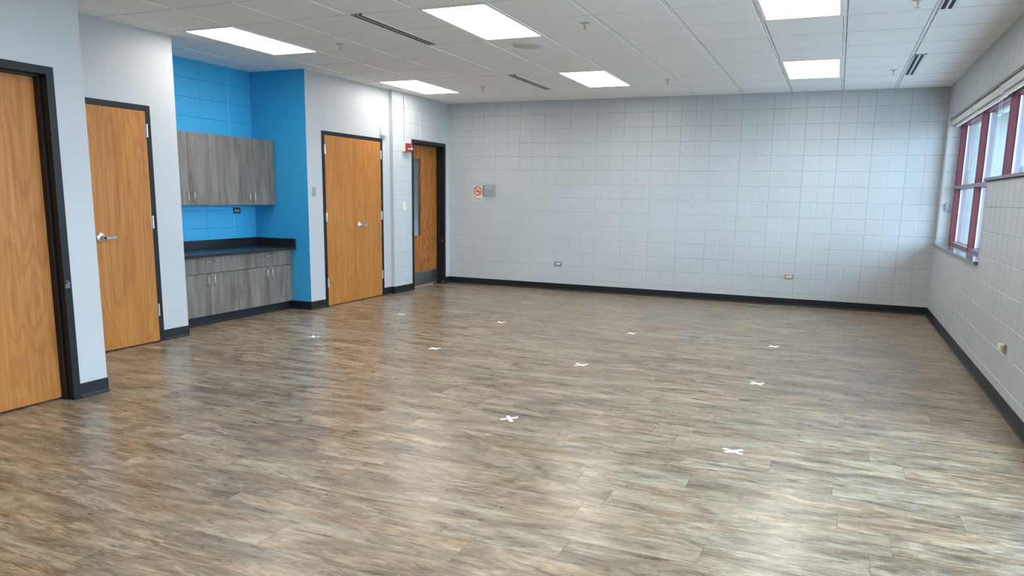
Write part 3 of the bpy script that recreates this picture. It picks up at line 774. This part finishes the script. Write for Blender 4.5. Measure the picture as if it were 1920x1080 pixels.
t = thing('light_switch', 'ivory light switch on the block pilaster beside the half-glazed door', 'switch', (.0005, -1.343, 1.242))
mb = MB(); plate_box(mb, (.0005,-1.343,1.242), (1,0,0), .085, .115, .006, 'ivory'); part(mb, 'cover_plate', t, (0,-1.343,1.242))
for s in (-1, 1):
    mb = MB(); mb.box(.006, .016, -1.343+s*.017-.004, -1.343+s*.017+.004, 1.234, 1.250, 'ivory', .001); part(mb, 'toggle', t, (.006, -1.343+s*.017, 1.242))
t = thing('wall_control', 'small grey rectangular control beside the closet doors', 'switch', (-.0495, -3.268, 1.42))
mb = MB(); plate_box(mb, (-.0495,-3.268,1.42), (1,0,0), .062, .112, .010, 'greyplate', .004); part(mb, 'cover_plate', t, (-.05,-3.268,1.42))
mb = MB(); plate_box(mb, (-.0395,-3.268,1.42), (1,0,0), .030, .078, .005, 'greyplate', .002); part(mb, 'rocker', t, (-.04,-3.268,1.42))
t = thing('alarm_sounder', 'white square alarm sounder above the closet doors', 'alarm', (-.05, -1.79, 2.245))
mb = MB(); mb.box(-.0495, -.012, -1.855, -1.735, 2.192, 2.298, 'white', .003); part(mb, 'back_box', t, (-.05,-1.79,2.2))
mb = MB(); mb.box(-.0115, .003, -1.852, -1.732, 2.190, 2.300, 'white', .003); part(mb, 'front_cover', t, (-.01,-1.79,2.2))
mb = MB(); mb.lathe((.003,-1.775,2.248), (1,0,0), [(0,.007),(.001,.006)], 'greyplate', 14); part(mb, 'sounder_hole', t, (0,-1.775,2.248))
t = thing('fire_alarm_strobe', 'red fire alarm strobe on a cream box above the light switch', 'alarm', (0, -1.297, 2.062))
mb = MB(); mb.box(.0005, .052, -1.383, -1.213, 2.004, 2.120, 'beige', .003); part(mb, 'back_box', t, (.02,-1.297,2.0), 'cream metal back box')
mb = MB(); mb.box(.0525, .062, -1.383, -1.211, 2.003, 2.122, 'red', .002); part(mb, 'face_plate', t, (.055,-1.297,2.0), 'red face plate')
mb = MB(); mb.box(.0622, .064, -1.335, -1.280, 2.038, 2.052, 'white'); mb.box(.0622, .0632, -1.30, -1.285, 2.075, 2.090, 'signblack'); part(mb, 'lettering_strip', t, (.062,-1.3,2.04))
mb = MB(); mb.lathe((.0622,-1.245,2.066), (1,0,0), [(0,.040),(.014,.038),(.030,.026),(.036,.010)], 'clear', 20); ln_ = part(mb, 'strobe_lens', t, (.062,-1.245,2.066), 'clear bulging strobe lens')
mb = MB(); mb.box(.064, .082, -1.262, -1.228, 2.035, 2.062, 'white', .004); part(mb, 'strobe_tube', ln_, (.064,-1.245,2.05))
mb = MB(); mb.tube([(.011,-1.330,2.121),(.011,-1.330,H-.001)], .009, 'cmu', 12); o = mb.build('conduit', None, (.011,-1.33,2.12))
for z in (2.62,):
    m2 = MB(); m2.box(.0005,.024,-1.346,-1.314,z-.008,z+.008,'cmu',.003); m2.build('strap', o, (.011,-1.33,z))
tag(o, 'thin grey painted conduit from the red alarm up to the ceiling', 'conduit')

# thermostat with clear guard, no smoking sign
t = thing('thermostat', 'small thermostat under a clear guard beside the no smoking sign', 'thermostat', (.705, 0, 1.49))
mb = MB(); mb.box(.655,.752,-.001,-.030,1.462,1.522,'greydev',.004); part(mb, 'thermostat_body', t, (.70,-.01,1.49))
mb = MB(); mb.box(.722,.748,-.0302,-.033,1.466,1.520,'ivory',.002); mb.box(.731,.738,-.0332,-.034,1.474,1.510,'signred'); part(mb, 'dial_strip', t, (.735,-.03,1.49), 'ivory strip with red pointer')
t = thing('thermostat_guard', 'clear plastic lockable guard over the thermostat', 'guard', (.715, 0, 1.486))
mb = MB(); x0,x1,z0,z1,dp,w = .622,.810,1.404,1.568,.075,.003
mb.box(x0,x1,-dp,-dp+w,z0,z1,'clear'); mb.box(x0,x0+w,-dp+w,-.0065,z0,z1,'clear'); mb.box(x1-w,x1,-dp+w,-.0065,z0,z1,'clear')
mb.box(x0+w,x1-w,-dp+w,-.0065,z0,z0+w,'clear'); mb.box(x0+w,x1-w,-dp+w,-.0065,z1-w,z1,'clear')
part(mb, 'guard_cover', t, (.715,-.04,1.486))
mb = MB(); 
for q in ((x0-.006,x1+.006,z0-.006,z0+.012),(x0-.006,x1+.006,z1-.012,z1+.006),(x0-.006,x0+.01,z0+.012,z1-.012),(x1-.01,x1+.006,z0+.012,z1-.012)): mb.box(q[0],q[1],-.0005,-.006,q[2],q[3],'guardring',.001)
part(mb, 'mounting_ring', t, (.715,-.003,1.486), 'grey mounting ring')
mb = MB(); mb.lathe((.672,-.0755,1.418), (0,-1,0), [(0,.009),(.006,.009),(.008,.006)], 'chrome', 14); part(mb, 'lock', t, (.672,-.076,1.418), 'chrome lock')

def text_mesh(txt, size, name, parent, loc, m, w=None, bold=.0):
    cu = bpy.data.curves.new(name, 'FONT'); cu.body = txt; cu.size = size; cu.extrude = .0004; cu.offset = bold; cu.align_x = 'LEFT'
    o = bpy.data.objects.new(name+'_src', cu); COL.objects.link(o)
    bpy.context.view_layer.update()
    me = bpy.data.meshes.new_from_object(o.evaluated_get(bpy.context.evaluated_depsgraph_get())); bpy.data.objects.remove(o)
    me.name = name
    xs = [v.co.x for v in me.vertices]; k = (w/(max(xs)-min(xs))) if w else 1
    x0 = min(xs)
    for v in me.vertices: v.co = Vector(((v.co.x-x0)*k, -v.co.z, v.co.y))
    me.materials.clear(); me.materials.append(M[m])
    n = bpy.data.objects.new(name, me); COL.objects.link(n); n.parent = parent; n.location = Vector(loc) - parent.location; return n
t = thing('no_smoking_sign', 'cream no smoking sign with red ring on the far block wall', 'sign', (.506, 0, 1.44))
mb = MB(); mb.box(.424,.588,-.0005,-.003,1.328,1.562,'signcream',.001); part(mb, 'sign_panel', t, (.506,0,1.44))
mb = MB(); cx, cz, R0, R1 = .506, 1.481, .071, .057; n = 40; vs = []; fs = []
for k in range(n):
    a = 2*math.pi*k/n
    for r_ in (R0, R1):
        for yy in (-.0032, -.0042): vs.append((cx+r_*math.cos(a), yy, cz+r_*math.sin(a)))
for k in range(n):
    i, j = 4*k, 4*((k+1) % n)
    fs += [(i+1,j+1,j+3,i+3),(i,j,j+1,i+1),(i+2,i+3,j+3,j+2)]
mb.add(vs, fs, 'signred')
a = math.radians(-45); ux, uz = math.cos(a), math.sin(a); px_, pz_ = -uz, ux; hw = .0065; L_ = .060
mb.add([(cx+ux*s*L_+px_*q*hw, -.0044, cz+uz*s*L_+pz_*q*hw) for s, q in ((-1,-1),(1,-1),(1,1),(-1,1))], [(0,1,2,3)], 'signred')
part(mb, 'red_prohibition_ring', t, (cx,-.003,cz), 'red barred ring')
mb = MB(); mb.box(cx-.048,cx+.004,-.0032,-.0037,cz-.019,cz-.009,'signblack'); mb.box(cx+.012,cx+.044,-.0032,-.0037,cz-.019,cz-.009,'signblack')
for dx in (.0, .014, .028):
    mb.tube([(cx+.036-dx,-.0035,cz-.004),(cx+.040-dx,-.0035,cz+.010),(cx+.030-dx,-.0035,cz+.020),(cx+.024-dx*.6,-.0035,cz+.036)], .0018, 'signblack', 5)
part(mb, 'cigarette_symbol', t, (cx,-.003,cz), 'black smoking cigarette')
text_mesh('NO', .034, 'lettering_no', t, (.432,-.0036,1.372), 'signblack', .040)
text_mesh('SMOKING', .032, 'lettering_smoking', t, (.432,-.0036,1.340), 'signblack', .148)

# ------------------------------------------------------------ roller shades
def shade(y0, y1, label, zc=2.385, xc=6.972):
    t = thing('roller_shade', label, 'window shade', (xc, (y0+y1)/2, zc), 'roller shades rolled up above the window')
    mb = MB(); mb.tube([(xc,y0,zc),(xc,y1,zc)], .030, 'shade', 20); part(mb, 'rolled_cloth', t, (xc,(y0+y1)/2,zc))
    mb = MB(); mb.tube([(xc+.028,y0-.004,zc-.050),(xc+.028,y1+.004,zc-.050)], .016, 'shade', 14); mb.box(xc+.024,xc+.030,y1+.004,y0-.004,zc-.05,zc-.002,'shade'); part(mb, 'hem_bar', t, (xc+.03,(y0+y1)/2,zc-.05))
    for y in (y0, y1):
        mb = MB(); s = .001 if y == y0 else -.001
        mb.box(xc-.020,xc+.034,y+s,y+s*8,zc-.034,ZH-.001,'white',.001); part(mb, 'bracket', t, (xc,y,zc))
        # bead chain
    mb = MB()
    mb.tube([(xc+.004,y1-.012,zc+.02),(xc+.006,y1-.013,1.75)], .0008, 'white', 5); mb.tube([(xc-.016,y1-.012,zc+.02),(xc+.004,y1-.013,1.75)], .0008, 'white', 5)
    part(mb, 'bead_chain', t, (xc,y1,zc))
shade(-.135, -1.555, 'off white rolled shade at the far end of the window')
shade(-1.590, -2.955, 'off white rolled shade next along the window')
shade(-2.990, -4.330, 'off white rolled shade cut by the picture edge', 2.390, 6.968)
for i, (a, b) in enumerate(((-4.365, -5.70), (-5.735, -7.07), (-7.105, -8.44))):
    pass
t = thing('jamb_switch', 'small white key switch on the bright window jamb', 'switch', (6.995, OY0, 1.37))
mb = MB(); mb.box(6.972,7.018,OY0-.0005,OY0-.030,1.325,1.415,'greyplate',.003); part(mb, 'switch_box', t, (6.995,OY0,1.37))
mb = MB(); mb.box(6.9705,6.9718,OY0-.008,OY0-.022,1.34,1.36,'signblack'); mb.lathe((6.995,OY0-.0305,1.35),(0,-1,0),[(0,.006),(.004,.005)],'slot',10); part(mb, 'switch_key', t, (6.995,OY0-.03,1.35))

# ------------------------------------------------------------ tape crosses on the floor
TAPES = [((5.267,-6.340,5.353,-6.382),(5.269,-6.398,5.362,-6.309),'white tape cross nearest the window wall in the nearest row'),
 ((3.875,-6.297,3.958,-6.415),(3.871,-6.383,3.945,-6.305),'white tape cross in the nearest row, mid floor'),
 ((1.001,-4.661,1.094,-4.770),(1.010,-4.770,1.108,-4.665),'white tape cross on the floor in front of the blue alcove'),
 ((5.235,-4.622,5.318,-4.705),(5.236,-4.698,5.328,-4.630),'white tape cross of the middle row nearest the window wall'),
 ((3.788,-4.646,3.868,-4.716),(3.796,-4.725,3.880,-4.644),'white tape cross of the middle row, third from the alcove'),
 ((5.243,-3.020,5.318,-3.100),(5.242,-3.088,5.336,-3.010),'white tape cross of the far row nearest the window wall'),
 ((3.800,-3.080,3.886,-3.007),(3.806,-2.990,3.880,-3.090),'white tape cross of the far row, third from the closet doors'),
 ((2.300,-3.120,2.385,-3.010),(2.300,-3.045,2.388,-3.115),'white tape cross of the far row, second from the closet doors'),
 ((2.355,-4.720,2.440,-4.625),(2.352,-4.640,2.438,-4.705),'white tape cross of the middle row, second from the alcove'),
 ((1.030,-3.190,1.100,-3.080),(1.015,-3.090,1.109,-3.160),'white tape cross on the floor in front of the closet doors')]
for A, B_, l in TAPES:
    cx, cy = (A[0]+A[2]+B_[0]+B_[2])/4, (A[1]+A[3]+B_[1]+B_[3])/4
    t = thing('tape_cross', l, 'floor tape', (cx, cy, 0), 'white tape crosses on the floor')
    for i, s in enumerate((A, B_)):
        p, q = Vector((s[0], s[1], 0)), Vector((s[2], s[3], 0)); c_ = (p+q)/2; d = (q-p).normalized(); p = c_-d*.062; q = c_+d*.062
        w_ = Vector((-d.y, d.x, 0))*.0125; k = 6; vs = []; z = .0006+.0006*(1-i); rg = random.Random(int(cx*100)+i)
        for j in range(k+1):
            u = p+(q-p)*j/k; lift = (.002 if j in (0, k) and rg.random() < .5 else 0)
            for sg in (-1, 1): vs.append((u.x+w_.x*sg, u.y+w_.y*sg, z+lift))
        n0 = len(vs); vs += [(a, b, c2-.0005) for a, b, c2 in vs]
        fs = []
        for j in range(k):
            a = 2*j; fs += [(a,a+1,a+3,a+2),(n0+a,n0+a+2,n0+a+3,n0+a+1),(a,a+2,n0+a+2,n0+a),(a+1,n0+a+1,n0+a+3,a+3)]
        mb = MB(); mb.add(vs, fs, 'tape'); part(mb, 'tape_strip', t, (cx, cy, 0))

# ------------------------------------------------------------ outside
mb = MB(); mb.box(7.17, 8.9, 1.0, -5.35, 2.95, 3.1, 'siding2'); tag(mb.build('roof_overhang'), 'deep roof overhang above the outside of the window', 'roof', kind='structure')
mb = MB(); mb.box(7.2, 60, -40, 90, -.35, -.15, 'paving'); tag(mb.build('ground'), 'pale concrete paving outside the window', 'ground', kind='structure')
t = thing('neighbouring_building', 'pale ribbed building wing seen through the window panes', 'building', (16, 24, -.15))
mb = MB(); x = 8.8
mb.box(8.8, 40, 17.2, 30, -.15, 4.2, 'siding')
while x < 40: mb.box(x, x+.05, 17.14, 17.2, -.15, 4.2, 'siding'); x += .6
part(mb, 'wall', t, (16, 20, 0))
mb = MB(); mb.box(8.5, 41, 16.6, 31, 4.2, 4.6, 'siding2', .02); part(mb, 'eave', t, (16, 20, 4.2), 'grey green roof edge')
for i in range(4):
    mb = MB(); xx = 11+5*i; mb.box(xx, xx+1.4, 17.10, 17.16, 1.0, 2.6, 'greytrim', .01); part(mb, 'window', t, (xx, 17.1, 1.0))
